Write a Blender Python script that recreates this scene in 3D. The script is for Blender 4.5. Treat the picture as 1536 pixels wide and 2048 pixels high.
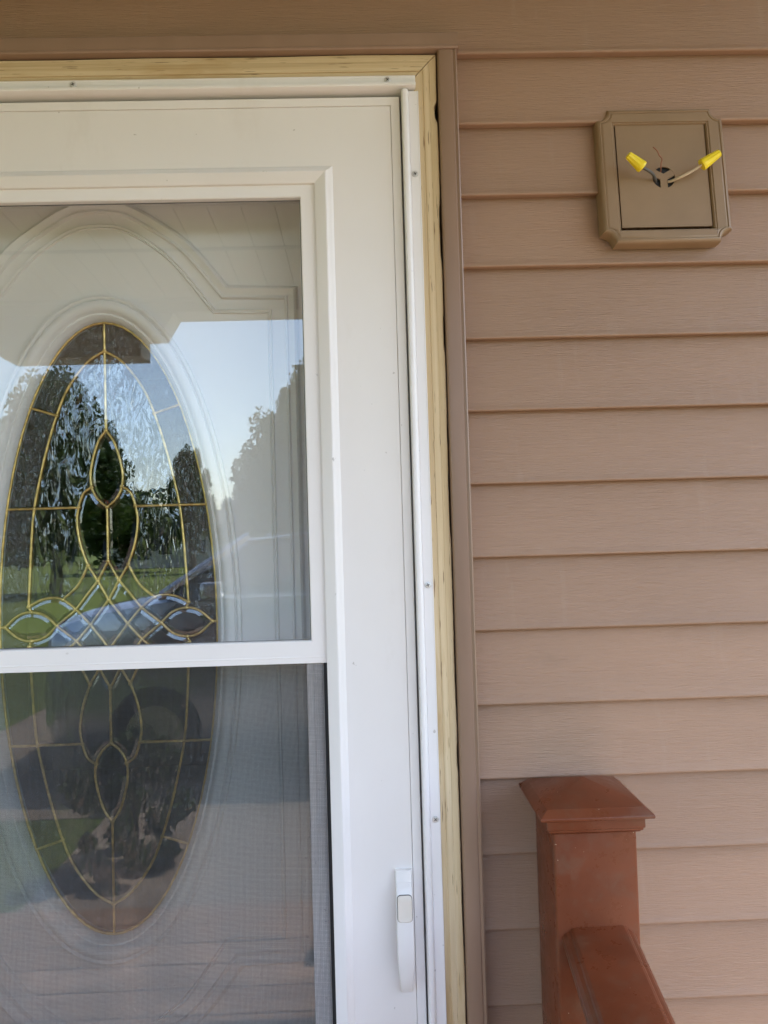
import bpy, bmesh, math, random
from mathutils import Vector, Matrix
R = math.radians
random.seed(7)
S = bpy.context.scene
COL = S.collection
for o in list(bpy.data.objects):
    bpy.data.objects.remove(o)

# ------------------------------------------------------------------ camera, sky, sun, exposure
cam_d = bpy.data.cameras.new('camera')
cam = bpy.data.objects.new('camera', cam_d)
COL.objects.link(cam)
cam_d.sensor_fit = 'VERTICAL'
cam_d.sensor_height = 36.0
cam_d.lens = 27.336
cam_d.clip_start = 0.02
cam_d.clip_end = 1500
cam.location = (0.0, -1.0746, 1.41976)
cam.rotation_euler = (1.604007, 0.0287265, -0.0220055)
S.camera = cam

SUN_EL, SUN_AZ = R(59), R(46)            # azimuth from straight out of the wall (-Y) towards +X
sdir = Vector((math.cos(SUN_EL) * math.sin(SUN_AZ), -math.cos(SUN_EL) * math.cos(SUN_AZ), math.sin(SUN_EL)))
W = bpy.data.worlds.new('World')
S.world = W
W.use_nodes = True
wn = W.node_tree
sky = wn.nodes.new('ShaderNodeTexSky')
sky.sky_type = 'NISHITA'
sky.sun_disc = False
sky.sun_elevation = SUN_EL
sky.sun_rotation = math.atan2(sdir.x, sdir.y)
sky.dust_density = 1.25
sky.air_density = 1.0
wn.links.new(sky.outputs[0], wn.nodes['Background'].inputs[0])
wn.nodes['Background'].inputs[1].default_value = 0.15
sl = bpy.data.lights.new('sun', 'SUN')
sl.energy = 3.0
sl.angle = R(0.5)
sl.color = (1.0, 0.90, 0.78)
sun = bpy.data.objects.new('sun', sl)
COL.objects.link(sun)
sun.location = (3, -6, 12)
sun.rotation_euler = sdir.to_track_quat('Z', 'Y').to_euler()
S.view_settings.view_transform = 'Standard'
S.view_settings.look = 'None'
S.view_settings.gamma = 1.0
S.view_settings.use_curve_mapping = False
S.view_settings.exposure = 2.17
S.render.engine = 'CYCLES'
S.cycles.max_bounces = 14
S.cycles.diffuse_bounces = 6
S.cycles.glossy_bounces = 6
S.cycles.transmission_bounces = 8
S.cycles.transparent_max_bounces = 24
S.cycles.caustics_reflective = False
S.cycles.caustics_refractive = False
S.cycles.use_denoising = True
S.cycles.denoiser = 'OPENIMAGEDENOISE'
S.cycles.denoising_input_passes = 'RGB_ALBEDO_NORMAL'
S.cycles.denoising_prefilter = 'ACCURATE'


# ------------------------------------------------------------------ materials
class NT:
    def __init__(s, name):
        s.m = bpy.data.materials.new(name)
        s.m.use_nodes = True
        s.t = s.m.node_tree
        s.t.nodes.clear()
        s.out = s.n('ShaderNodeOutputMaterial')

    def n(s, typ, **kw):
        nd = s.t.nodes.new(typ)
        for k, v in kw.items():
            if k.startswith('_'):
                setattr(nd, k[1:], v)
            else:
                nd.inputs[k.replace('__', ' ')].default_value = v
        return nd

    def l(s, a, b):
        s.t.links.new(a, b)

    def coord(s, scale=(1, 1, 1), rand=False, loc=(0, 0, 0)):
        tc = s.n('ShaderNodeTexCoord')
        mp = s.n('ShaderNodeMapping')
        mp.inputs['Scale'].default_value = scale
        mp.inputs['Location'].default_value = loc
        if rand:
            oi = s.n('ShaderNodeObjectInfo')
            mu = s.n('ShaderNodeVectorMath', _operation='SCALE')
            mu.inputs[0].default_value = (37.0, 11.0, 23.0)
            s.l(oi.outputs['Random'], mu.inputs['Scale'])
            ad = s.n('ShaderNodeVectorMath', _operation='ADD')
            s.l(tc.outputs['Object'], ad.inputs[0])
            s.l(mu.outputs[0], ad.inputs[1])
            s.l(ad.outputs[0], mp.inputs['Vector'])
        else:
            s.l(tc.outputs['Object'], mp.inputs['Vector'])
        return mp.outputs[0]

    def noise(s, vec, scale, detail=4, rough=0.55, dist=0.0):
        nd = s.n('ShaderNodeTexNoise', Scale=scale, Detail=detail, Roughness=rough, Distortion=dist)
        s.l(vec, nd.inputs['Vector'])
        return nd.outputs['Fac']

    def ramp(s, fac, stops):
        r = s.n('ShaderNodeValToRGB')
        e = r.color_ramp.elements
        while len(e) < len(stops):
            e.new(0.5)
        for i, (p, c) in enumerate(stops):
            e[i].position = p
            e[i].color = (*c, 1) if len(c) == 3 else c
        s.l(fac, r.inputs[0])
        return r.outputs[0]

    def mix(s, fac, a, b, mode='MIX'):
        m = s.n('ShaderNodeMix', _data_type='RGBA', _blend_type=mode)
        for x, i in ((fac, 0), (a, 6), (b, 7)):
            if hasattr(x, 'is_linked'):
                s.l(x, m.inputs[i])
            elif i == 0:
                m.inputs[0].default_value = x
            else:
                m.inputs[i].default_value = (*x, 1)
        return m.outputs[2]

    def bump(s, h, strength, dist, normal=None):
        b = s.n('ShaderNodeBump', Strength=strength, Distance=dist)
        s.l(h, b.inputs['Height'])
        if normal is not None:
            s.l(normal, b.inputs['Normal'])
        return b.outputs[0]

    def pbr(s, col, rough=0.5, normal=None, metal=0.0, spec=0.5, coat=0.0):
        p = s.n('ShaderNodeBsdfPrincipled')
        if hasattr(col, 'is_linked'):
            s.l(col, p.inputs['Base Color'])
        else:
            p.inputs['Base Color'].default_value = (*col, 1)
        if hasattr(rough, 'is_linked'):
            s.l(rough, p.inputs['Roughness'])
        else:
            p.inputs['Roughness'].default_value = rough
        p.inputs['Metallic'].default_value = metal
        p.inputs['Specular IOR Level'].default_value = spec
        p.inputs['Coat Weight'].default_value = coat
        if normal is not None:
            s.l(normal, p.inputs['Normal'])
        s.l(p.outputs[0], s.out.inputs[0])
        return s.m


def simple(name, col, rough=0.5, var=0.12, scale=30, bumpd=0.0, metal=0.0, spec=0.5, coat=0.0, rand=False):
    t = NT(name)
    v = t.coord(rand=rand)
    f = t.noise(v, scale, 5)
    c = t.ramp(f, [(0.3, tuple(x * (1 - var) for x in col)), (0.7, tuple(min(1, x * (1 + var)) for x in col))])
    nm = t.bump(t.noise(v, scale * 6, 4), 0.5, bumpd) if bumpd else None
    return t.pbr(c, rough, nm, metal, spec, coat)


def mat_siding(name='vinyl siding', col=(0.350, 0.217, 0.139), grain=1.0):
    t = NT(name)
    v = t.coord((1, 1, 1), rand=True)
    big = t.noise(t.coord((0.6, 1, 2.0), rand=True), 5, 3)
    c = t.ramp(big, [(0.25, tuple(x * 0.93 for x in col)), (0.75, tuple(x * 1.06 for x in col))])
    g1 = t.noise(t.coord((22, 1, 420), rand=True), 1.0, 5, 0.65, 0.6)
    g2 = t.noise(t.coord((60, 1, 1100), rand=True), 1.0, 3, 0.6)
    h = t.n('ShaderNodeMath', _operation='ADD')
    t.l(g1, h.inputs[0])
    t.l(g2, h.inputs[1])
    dust = t.ramp(g1, [(0.35, (0.96, 0.96, 0.96)), (0.7, (1.03, 1.03, 1.03))])
    c = t.mix(1.0, c, dust, 'MULTIPLY')
    oi = t.n('ShaderNodeObjectInfo')
    tone = t.ramp(oi.outputs['Random'], [(0.0, (0.955, 0.96, 0.965)), (1.0, (1.035, 1.03, 1.025))])
    c = t.mix(1.0, c, tone, 'MULTIPLY')
    # faint run marks and scuffs
    run = t.noise(t.coord((34, 1, 5), rand=True, loc=(0.7, 0, 0.2)), 1.0, 5, 0.65)
    c = t.mix(t.ramp(run, [(0.6, (0, 0, 0)), (0.82, (0.28, 0.28, 0.28))]), c, (0.43, 0.33, 0.25))
    sc_ = t.noise(t.coord((9, 1, 26), rand=True, loc=(2.7, 0, 1.2)), 1.0, 5, 0.7)
    c = t.mix(t.ramp(sc_, [(0.64, (0, 0, 0)), (0.8, (0.22, 0.22, 0.22))]), c, (0.2, 0.13, 0.085))
    wob = t.bump(t.noise(t.coord((2.2, 1, 5), rand=True), 1.0, 2), 0.35, 0.006)
    nm = t.bump(h.outputs[0], 0.62 * grain, 0.0016, wob)
    return t.pbr(c, 0.42, nm, spec=0.45)


def mat_trim():
    t = NT('brown aluminium trim')
    f = t.noise(t.coord((6, 6, 1.3)), 4, 3)
    c = t.ramp(f, [(0.3, (0.26, 0.166, 0.112)), (0.7, (0.295, 0.19, 0.131))])
    nm = t.bump(t.noise(t.coord((1, 1, 1)), 260, 2), 0.08, 0.0006, t.bump(t.noise(t.coord((5, 5, 2.5)), 2, 2), 0.3, 0.004))
    return t.pbr(c, 0.36, nm, spec=0.5)


def mat_wood(vertical):
    t = NT('bare yellow pine ' + ('upright' if vertical else 'head'))
    sc = (190, 190, 2.6) if vertical else (2.6, 190, 190)
    sc2 = (60, 60, 0.9) if vertical else (0.9, 60, 60)
    g = t.noise(t.coord(sc), 1.0, 6, 0.6, 0.5)
    g2 = t.noise(t.coord(sc2), 1.0, 4, 0.6, 1.2)
    c1 = t.ramp(g2, [(0.32, (0.50, 0.365, 0.20)), (0.5, (0.61, 0.47, 0.28)), (0.72, (0.70, 0.57, 0.37))])
    c2 = t.ramp(g, [(0.25, (0.66, 0.60, 0.50)), (0.45, (1, 1, 1)), (0.8, (1.0, 0.99, 0.96))])
    c = t.mix(0.75, c1, c2, 'MULTIPLY')
    # weathered brown stains and small dark checks along the grain
    sp = t.noise(t.coord((26, 26, 5) if vertical else (5, 26, 26), loc=(3.1, 0, 1.7)), 1.0, 4, 0.65)
    st = t.ramp(sp, [(0.66, (0, 0, 0)), (0.74, (1, 1, 1))])
    c = t.mix(t.ramp(sp, [(0.53, (0, 0, 0)), (0.68, (0.6, 0.6, 0.6))]), c, (0.45, 0.29, 0.12))
    ck = t.noise(t.coord((420, 420, 24) if vertical else (24, 420, 420), loc=(0.4, 0, 2.2)), 1.0, 3, 0.5)
    ckf = t.ramp(ck, [(0.64, (0, 0, 0)), (0.70, (0.8, 0.8, 0.8))])
    c = t.mix(ckf, c, (0.2, 0.12, 0.06))
    nm = t.bump(g, 0.35, 0.0012)
    return t.pbr(c, 0.62, nm, spec=0.3)


def mat_white(name='white painted aluminium', col=(0.81, 0.778, 0.755), rough=0.38, dirt=0.5):
    t = NT(name)
    f = t.noise(t.coord((1, 1, 0.7)), 7, 6, 0.6)
    c = t.ramp(f, [(0.3, tuple(x * 0.965 for x in col)), (0.65, col)])
    sm = t.noise(t.coord((9, 9, 4), loc=(0.33, 0, 0.71)), 1.0, 6, 0.7)
    c = t.mix(t.ramp(sm, [(0.60, (0, 0, 0)), (0.80, (dirt * 0.55,) * 3)]), c, (0.60, 0.55, 0.49))
    sp = t.noise(t.coord((1, 1, 1), loc=(5, 1, 2)), 95, 2, 0.5)
    c = t.mix(t.ramp(sp, [(0.75, (0, 0, 0)), (0.785, (dirt, dirt, dirt))]), c, (0.30, 0.26, 0.22))
    nm = t.bump(t.noise(t.coord(), 6, 2), 0.12, 0.006)
    return t.pbr(c, rough, nm, spec=0.45)


def mat_glass(name, gain, tint=(0.95, 0.96, 0.95), rough=0.0, kind=None):
    t = NT(name)
    nm = None
    if kind == 'seed':        # close hammered texture of the border pieces
        h = t.noise(t.coord((1.0, 1, 0.55)), 150, 3, 0.65, 0.6)
        nm = t.bump(h, 1.0, 0.0075)
    elif kind == 'water':     # long drawn water-glass ripples
        h = t.noise(t.coord((1.0, 1, 0.28)), 78, 2, 0.45, 0.9)
        nm = t.bump(h, 0.62, 0.0058)
    elif kind == 'flat':
        h = t.noise(t.coord((1, 1, 1)), 4, 1, 0.4)
        nm = t.bump(h, 0.02, 0.004)
    # the sheet is thin: the back face reflects like the front face, without inner total reflection
    ge = t.n('ShaderNodeNewGeometry')
    io = t.n('ShaderNodeMapRange')
    io.inputs['To Min'].default_value = 1.5
    io.inputs['To Max'].default_value = 1 / 1.5
    t.l(ge.outputs['Backfacing'], io.inputs['Value'])
    fr = t.n('ShaderNodeFresnel', IOR=1.5)
    t.l(io.outputs[0], fr.inputs['IOR'])
    mu = t.n('ShaderNodeMath', _operation='MULTIPLY', _use_clamp=True)
    t.l(fr.outputs[0], mu.inputs[0])
    mu.inputs[1].default_value = gain
    tr = t.n('ShaderNodeBsdfTransparent')
    tr.inputs[0].default_value = (*tint, 1)
    gl = t.n('ShaderNodeBsdfGlossy', Roughness=rough)
    if nm is not None:
        t.l(nm, gl.inputs['Normal'])
    mx = t.n('ShaderNodeMixShader')
    t.l(mu.outputs[0], mx.inputs[0])
    t.l(tr.outputs[0], mx.inputs[1])
    t.l(gl.outputs[0], mx.inputs[2])
    t.l(mx.outputs[0], t.out.inputs[0])
    return t.m


def mat_vinyl_red():
    t = NT('reddish brown vinyl')
    f = t.noise(t.coord(), 9, 5, 0.6)
    c = t.ramp(f, [(0.3, (0.125, 0.034, 0.0135)), (0.7, (0.195, 0.055, 0.023))])
    # pollen and dust lying in faint patches
    d = t.noise(t.coord(loc=(1, 2, 3)), 26, 6, 0.7)
    c = t.mix(t.ramp(d, [(0.5, (0, 0, 0)), (0.72, (0.4,) * 3)]), c, (0.15, 0.10, 0.06))
    sp = t.noise(t.coord(loc=(4, 2, 1)), 230, 1, 0.4)
    c = t.mix(t.ramp(sp, [(0.80, (0, 0, 0)), (0.83, (0.8,) * 3)]), c, (0.55, 0.42, 0.30))
    nm = t.bump(t.noise(t.coord(), 300, 2), 0.05, 0.0006)
    return t.pbr(c, t.ramp(d, [(0.4, (0.27, 0.27, 0.27)), (0.7, (0.5, 0.5, 0.5))]), nm, spec=0.24)


def mat_grass():
    t = NT('lawn grass')
    v = t.coord()
    a = t.noise(v, 0.35, 5, 0.6)
    b = t.noise(v, 14, 4, 0.7)
    c = t.mix(0.5, t.ramp(a, [(0.3, (0.075, 0.115, 0.02)), (0.7, (0.13, 0.175, 0.035))]),
              t.ramp(b, [(0.3, (0.04, 0.065, 0.013)), (0.7, (0.12, 0.15, 0.036))]))
    return t.pbr(c, 0.8, t.bump(b, 0.8, 0.05), spec=0.2)


def mat_concrete(name, col, sc=1.0):
    t = NT(name)
    v = t.coord()
    a = t.noise(v, 1.4 * sc, 6, 0.65)
    b = t.noise(v, 40 * sc, 4, 0.6)
    c = t.ramp(a, [(0.3, tuple(x * 0.82 for x in col)), (0.7, tuple(x * 1.1 for x in col))])
    c = t.mix(0.4, c, t.ramp(b, [(0.3, (0.7, 0.7, 0.7)), (0.7, (1, 1, 1))]), 'MULTIPLY')
    return t.pbr(c, 0.85, t.bump(b, 0.4, 0.004), spec=0.25)


def mat_leaf(name, a, b):
    t = NT(name)
    g = t.n('ShaderNodeNewGeometry')
    c = t.ramp(g.outputs['Random Per Island'], [(0.0, a), (1.0, b)])
    p = t.n('ShaderNodeBsdfPrincipled', Roughness=0.55)
    p.inputs['Specular IOR Level'].default_value = 0.3
    t.l(c, p.inputs['Base Color'])
    tl = t.n('ShaderNodeBsdfTranslucent')
    t.l(c, tl.inputs[0])
    mx = t.n('ShaderNodeMixShader', Fac=0.3)
    t.l(p.outputs[0], mx.inputs[1])
    t.l(tl.outputs[0], mx.inputs[2])
    t.l(mx.outputs[0], t.out.inputs[0])
    return t.m


M = dict(
    siding=mat_siding(), trim=mat_trim(), wood_v=mat_wood(True), wood_h=mat_wood(False),
    white=mat_white(), white2=mat_white('white vinyl sash', (0.84, 0.81, 0.795), 0.32, 0.25),
    rail=mat_white('white mounting rail enamel', (0.82, 0.795, 0.78), 0.34, 0.5),
    doorwhite=mat_white('white fibreglass door', (0.86, 0.855, 0.84), 0.45, 0.1),
    handle=mat_white('ivory handle enamel', (0.80, 0.775, 0.75), 0.33, 0.25),
    button=mat_white('aged ivory plastic', (0.72, 0.66, 0.58), 0.4, 0.4),
    dark=simple('black rubber gasket', (0.012, 0.012, 0.013), 0.7, 0.2, 60),
    sheath=simple('dark wall sheathing', (0.05, 0.035, 0.025), 0.9, 0.2, 8),
    sash_back=simple('grey sash bead', (0.16, 0.16, 0.16), 0.6, 0.15, 50),
    storm2=mat_glass('doubled lower storm glass', 2.9, (0.93, 0.95, 0.95), kind='flat'),
    storm=mat_glass('storm door glass', 2.1, (0.99, 0.995, 0.99), kind='flat'),
    seed=mat_glass('seedy border glass', 3.4, (0.80, 0.82, 0.82), 0.02, 'seed'),
    water=mat_glass('rippled water glass', 4.2, (0.86, 0.88, 0.87), 0.0, 'water'),
    bevel=mat_glass('clear bevelled glass', 4.0, (0.9, 0.92, 0.91), 0.0),
    brass=simple('aged brass came', (0.66, 0.475, 0.18), 0.34, 0.35, 90, 0.0004, metal=1.0),
    screen=simple('charcoal screen wire', (0.055, 0.056, 0.060), 0.5, 0.1, 50),
    screw=simple('zinc screw', (0.62, 0.61, 0.59), 0.4, 0.2, 200, metal=0.6),
    recess=simple('recess shade', (0.05, 0.045, 0.04), 0.8, 0.1, 100),  # dark tone stands in for the shade inside slots and gaps
    block=simple('tan olive plastic', (0.262, 0.170, 0.092), 0.46, 0.07, 16, 0.0002),
    nut=simple('yellow plastic wire nut', (0.86, 0.66, 0.02), 0.38, 0.06, 60),
    wire_w=simple('off white wire jacket', (0.55, 0.44, 0.31), 0.45, 0.15, 90),
    wire_b=simple('dusty black wire jacket', (0.075, 0.07, 0.06), 0.45, 0.4, 90),
    copper=simple('bare copper', (0.28, 0.115, 0.06), 0.5, 0.3, 120, metal=0.4),
    red=mat_vinyl_red(),
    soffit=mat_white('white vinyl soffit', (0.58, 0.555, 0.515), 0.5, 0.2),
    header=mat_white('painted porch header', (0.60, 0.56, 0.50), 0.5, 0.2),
    deck=simple('brown deck board', (0.30, 0.185, 0.12), 0.6, 0.2, 7, 0.001, rand=True),
    grass=mat_grass(), drive=mat_concrete('driveway concrete', (0.28, 0.23, 0.185)),
    path=mat_concrete('path concrete', (0.32, 0.265, 0.225)),
    roof=simple('asphalt shingle', (0.06, 0.055, 0.05), 0.9, 0.3, 40, 0.004),
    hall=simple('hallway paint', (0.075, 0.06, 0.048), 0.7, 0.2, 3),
    bark=simple('tree bark', (0.09, 0.065, 0.045), 0.9, 0.3, 20, 0.02),
    leaf1=mat_leaf('oak leaves', (0.030, 0.060, 0.014), (0.075, 0.12, 0.028)),
    leaf2=mat_leaf('dark leaves', (0.022, 0.046, 0.016), (0.055, 0.095, 0.026)),
    carpaint=simple('blue grey metallic car paint', (0.46, 0.49, 0.54), 0.24, 0.05, 5, metal=0.7, coat=1.0),
    carglass=simple('tinted car glass', (0.01, 0.011, 0.012), 0.04, 0.05, 5, spec=0.8),
    tyre=simple('tyre rubber', (0.02, 0.02, 0.02), 0.8, 0.2, 40),
    alloy=simple('alloy wheel', (0.55, 0.55, 0.56), 0.3, 0.08, 20, metal=0.9),
    lamp=simple('clear lamp lens', (0.65, 0.66, 0.68), 0.12, 0.05, 20),
    redlamp=simple('red lamp lens', (0.3, 0.01, 0.01), 0.15, 0.05, 20),
    wall2=simple('cream house siding', (0.52, 0.48, 0.40), 0.7, 0.08, 4),
)


# ------------------------------------------------------------------ helpers
class MB:
    """collects geometry for ONE mesh object"""
    def __init__(s):
        s.v, s.f, s.mi = [], [], []

    def add(s, verts, faces, mi=0):
        b = len(s.v)
        s.v += [tuple(p) for p in verts]
        for f in faces:
            s.f.append([b + i for i in f])
            s.mi.append(mi)
        return s

    def box(s, x0, x1, y0, y1, z0, z1, mi=0):
        return s.add([(x0, y0, z0), (x1, y0, z0), (x1, y1, z0), (x0, y1, z0), (x0, y0, z1), (x1, y0, z1), (x1, y1, z1), (x0, y1, z1)],
                     [(0, 3, 2, 1), (4, 5, 6, 7), (0, 1, 5, 4), (1, 2, 6, 5), (2, 3, 7, 6), (3, 0, 4, 7)], mi)

    def loft(s, rows, close_row=True, caps=True, loop=False, mi=0):
        n = len(rows[0])
        vs = [p for r in rows for p in r]
        fs = []
        m = len(rows)
        for i in range(m if loop else m - 1):
            a, b = i * n, ((i + 1) % m) * n
            for j in range(n if close_row else n - 1):
                k = (j + 1) % n
                fs.append((a + j, a + k, b + k, b + j))
        if caps and not loop:
            fs.append(tuple(range(n))[::-1])
            fs.append(tuple(range((m - 1) * n, m * n)))
        return s.add(vs, fs, mi)

    def tube(s, pts, r, n=8, mi=0, caps=True, loop=False):
        pts = [Vector(p) for p in pts]
        rr = r if isinstance(r, (list, tuple)) else [r] * len(pts)
        rows = []
        up = None
        L = len(pts)
        for i, p in enumerate(pts):
            if loop:
                d = (pts[(i + 1) % L] - pts[i - 1]).normalized()
            else:
                d = (pts[min(i + 1, L - 1)] - pts[max(i - 1, 0)]).normalized()
            if up is None:
                up = Vector((0, 1, 0)) if abs(d.y) < 0.9 else Vector((1, 0, 0))
            u = (up - d * up.dot(d)).normalized()
            w = d.cross(u)
            up = u
            rows.append([p + u * (rr[i] * math.cos(2 * math.pi * k / n)) + w * (rr[i] * math.sin(2 * math.pi * k / n)) for k in range(n)])
        return s.loft(rows, True, caps, loop, mi)

    def ring(s, x0, x1, z0, z1, prof, kt=1.0, kb=1.0, mi=0):
        """mitred rectangular frame; prof = (inset, y) points, closed polygon in section"""
        rows = []
        for c in range(4):
            row = []
            for d, y in prof:
                xa, xb, za, zb = x0 + d, x1 - d, z0 + d * kb, z1 - d * kt
                row.append(((xa, y, za), (xb, y, za), (xb, y, zb), (xa, y, zb))[c])
            rows.append(row)
        return s.loft(rows, True, False, True, mi)

    def build(s, name, mats, parent=None, smooth=35, bevel=0.0, seg=2, loc=None):
        if not isinstance(mats, (list, tuple)):
            mats = [mats]
        off = Vector(loc) if loc is not None else (parent.matrix_world_loc() if False else (wloc(parent) if parent else Vector()))
        me = bpy.data.meshes.new(name)
        me.from_pydata([tuple(Vector(p) - off) for p in s.v], [], s.f)
        for m in mats:
            me.materials.append(m)
        me.polygons.foreach_set('material_index', s.mi)
        bm = bmesh.new()
        bm.from_mesh(me)
        bmesh.ops.recalc_face_normals(bm, faces=bm.faces)
        if bevel:
            es = [e for e in bm.edges if len(e.link_faces) == 2 and e.calc_face_angle(0) > R(30)]
            bmesh.ops.bevel(bm, geom=es, offset=bevel, segments=seg, profile=0.5, affect='EDGES', clamp_overlap=True)
        bm.to_mesh(me)
        bm.free()
        if smooth:
            me.polygons.foreach_set('use_smooth', [True] * len(me.polygons))
            me.set_sharp_from_angle(angle=R(smooth))
        o = bpy.data.objects.new(name, me)
        COL.objects.link(o)
        if parent is not None:
            o.parent = parent
            if loc is not None:
                o.location = Vector(loc) - wloc(parent)
        elif loc is not None:
            o.location = loc
        return o


def wloc(o):
    v = Vector()
    while o is not None:
        v += o.location
        o = o.parent
    return v


def tag(o, label=None, cat=None, group=None, kind=None):
    for k, v in (('label', label), ('category', cat), ('group', group), ('kind', kind)):
        if v:
            o[k] = v
    return o


def empty(name, loc, label=None, cat=None, group=None, kind=None):
    o = bpy.data.objects.new(name, None)
    o.empty_display_size = 0.1
    COL.objects.link(o)
    o.location = loc
    return tag(o, label, cat, group, kind)


def dup(o, parent=None, dloc=(0, 0, 0)):
    c = o.copy()
    COL.objects.link(c)
    if parent is not None:
        c.parent = parent
    c.location = Vector(o.location) + Vector(dloc)
    return c


def copy_tree(o, parent=None):
    c = o.copy()
    COL.objects.link(c)
    if parent is not None:
        c.parent = parent
    for ch in list(o.children):
        copy_tree(ch, c)
    return c


def spline(pts, per=6):
    out = []
    n = len(pts)
    for i in range(n - 1):
        p0, p1, p2, p3 = pts[max(i - 1, 0)], pts[i], pts[i + 1], pts[min(i + 2, n - 1)]
        for k in range(per):
            t = k / per
            out.append(tuple(0.5 * (2 * b + (c - a) * t + (2 * a - 5 * b + 4 * c - d) * t * t + (3 * b - a - 3 * c + d) * t ** 3)
                             for a, b, c, d in zip(p0, p1, p2, p3)))
    out.append(tuple(pts[-1]))
    return out


P = 0.1016
DX = -0.395                       # centre line of the doorway
mx = lambda x: 2 * DX - x         # mirror about it

# ------------------------------------------------------------------ ground, porch, road things
GZ = -0.36
g = MB()
N = 24
ext = 600
g.add([(-ext, -ext, GZ), (ext, -ext, GZ), (ext, ext, GZ), (-ext, ext, GZ)], [(0, 1, 2, 3)])
tag(g.build('lawn', M['grass'], smooth=0), kind='structure')
d = MB().box(-3.6, 9.0, -8.6, -4.1, GZ - 0.05, GZ + 0.004)
tag(d.build('driveway', M['drive'], smooth=0), kind='structure')
d = MB().box(-1.75, 0.32, -4.095, -2.72, GZ - 0.05, GZ + 0.012)
tag(d.build('footpath', M['path'], smooth=0), kind='structure')
d = MB().box(0.42, 4.5, -4.09, -0.02, GZ - 0.05, GZ + 0.008)
tag(d.build('patio', M['path'], smooth=0), kind='structure')

deck = tag(empty('porch_floor', (-1.6, -1.0, 0)), kind='structure')
bw = 0.139
first = None
for i in range(14):
    y1 = -0.015 - i * (bw + 0.005)
    b = MB().box(-3.6, 0.365, y1 - bw, y1, -0.03, 0.0)
    if first is None:
        first = b.build('plank', M['deck'], deck, bevel=0.003)
    else:
        dup(first, dloc=(0, -i * (bw + 0.005), 0))
MB().box(-3.62, 0.385, -2.04, -0.0, -0.14, -0.034).build('rim_joist', M['deck'], deck)
MB().box(-3.55, 0.33, -1.98, -0.02, GZ, -0.142).build('skirt_board', M['sheath'], deck)
st = MB().box(-1.75, 0.30, -2.38, -2.045, -0.21, -0.17).box(-1.72, 0.27, -2.37, -2.045, GZ, -0.212)
tag(st.build('porch_step', M['deck'], smooth=0), kind='structure')

# porch ceiling: soffit panels run out from the wall, two rows meeting at a joint, falling gently outwards
ceil = tag(empty('porch_ceiling', (-1.6, -1.0, 2.4)), kind='structure')
def cz(y):
    return 2.49 + (y + 0.0) * (0.11 / 1.95)
def soffit_mb(x, ya, yb):
    w = 0.1016
    m = MB()
    rows = []
    for y in (ya, yb):
        z = cz(y)
        rows.append([(x + 0.003, y, z), (x + 0.006, y, z + 0.006), (x + 0.0, y, z + 0.008), (x, y, z + 0.014), (x + w, y, z + 0.014), (x + w, y, z + 0.008), (x + w - 0.003, y, z)])
    m.loft(rows)
    return m
pr = []
for ya, yb in ((0.012, -1.49), (-1.505, -1.945)):
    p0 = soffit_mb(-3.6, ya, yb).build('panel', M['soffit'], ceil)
    for i in range(1, 48):
        dup(p0, dloc=(i * 0.1016, 0, 0))
MB().loft([[(x, -1.486, cz(-1.49) - 0.002), (x, -1.509, cz(-1.51) - 0.002), (x, -1.509, cz(-1.5) + 0.012), (x, -1.486, cz(-1.5) + 0.012)] for x in (-3.6, 1.28)]).build('joint_strip', M['sash_back'], ceil)
MB().loft([[(x, -1.93, cz(-1.93) - 0.012), (x, -1.95, cz(-1.95) - 0.012), (x, -1.95, cz(-1.95) + 0.03), (x, -1.93, cz(-1.95) + 0.03)] for x in (-3.6, 1.28)]).build('edge_strip', M['soffit'], ceil)

hd = empty('porch_header', (-1.6, -2.0, 2.28), 'painted header beam with a dropped box at the porch edge, mirrored in the glass', 'beam')
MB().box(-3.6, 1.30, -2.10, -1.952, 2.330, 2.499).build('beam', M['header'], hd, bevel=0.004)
m = MB()
rows = []
for y in (-2.09, -1.96):
    rows.append([(-1.62, y, 2.332), (-1.40, y, 2.160), (-0.865, y, 2.160), (-0.865, y, 2.240), (-0.79, y, 2.240), (-0.735, y, 2.332)])
m.loft(rows)
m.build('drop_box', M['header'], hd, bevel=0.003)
pr = tag(empty('porch_roof', (-1.6, -1.0, 2.6)), kind='structure')
MB().loft([[(x, -2.32, 2.502), (x, -2.32, 2.58), (x, 0.3, 3.55), (x, 0.3, 2.53)] for x in (-3.9, 1.36)]).build('roof_slab', M['roof'], pr, smooth=0)

# ------------------------------------------------------------------ house wall with lapped siding
house = empty('house_wall', (0.9, 0.0, 0.0), 'house wall clad in overlapping tan brown siding boards with embossed grain', 'wall')
prof = [(0.0135, P + 0.006), (0.0128, P - 0.002), (0.0058, 0.040), (0.0020, 0.012), (0.0003, 0.0060), (-0.0012, 0.0036), (-0.0014, 0.0016), (-0.0004, 0.0002), (0.0016, 0.0), (0.012, 0.0012), (0.016, 0.002), (0.016, P + 0.006)]
def board(x0, x1):
    m = MB()
    n = max(2, int((x1 - x0) / 0.25))
    rows = []
    for i in range(n + 1):
        x = x0 + (x1 - x0) * i / n
        rows.append([(x, y, z) for y, z in prof])
    return m.loft(rows)
def zc(k):
    return 2.10 - k * P
b0 = board(0.126, 3.2).build('siding_board', M['siding'], house, smooth=50, loc=None)
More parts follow.
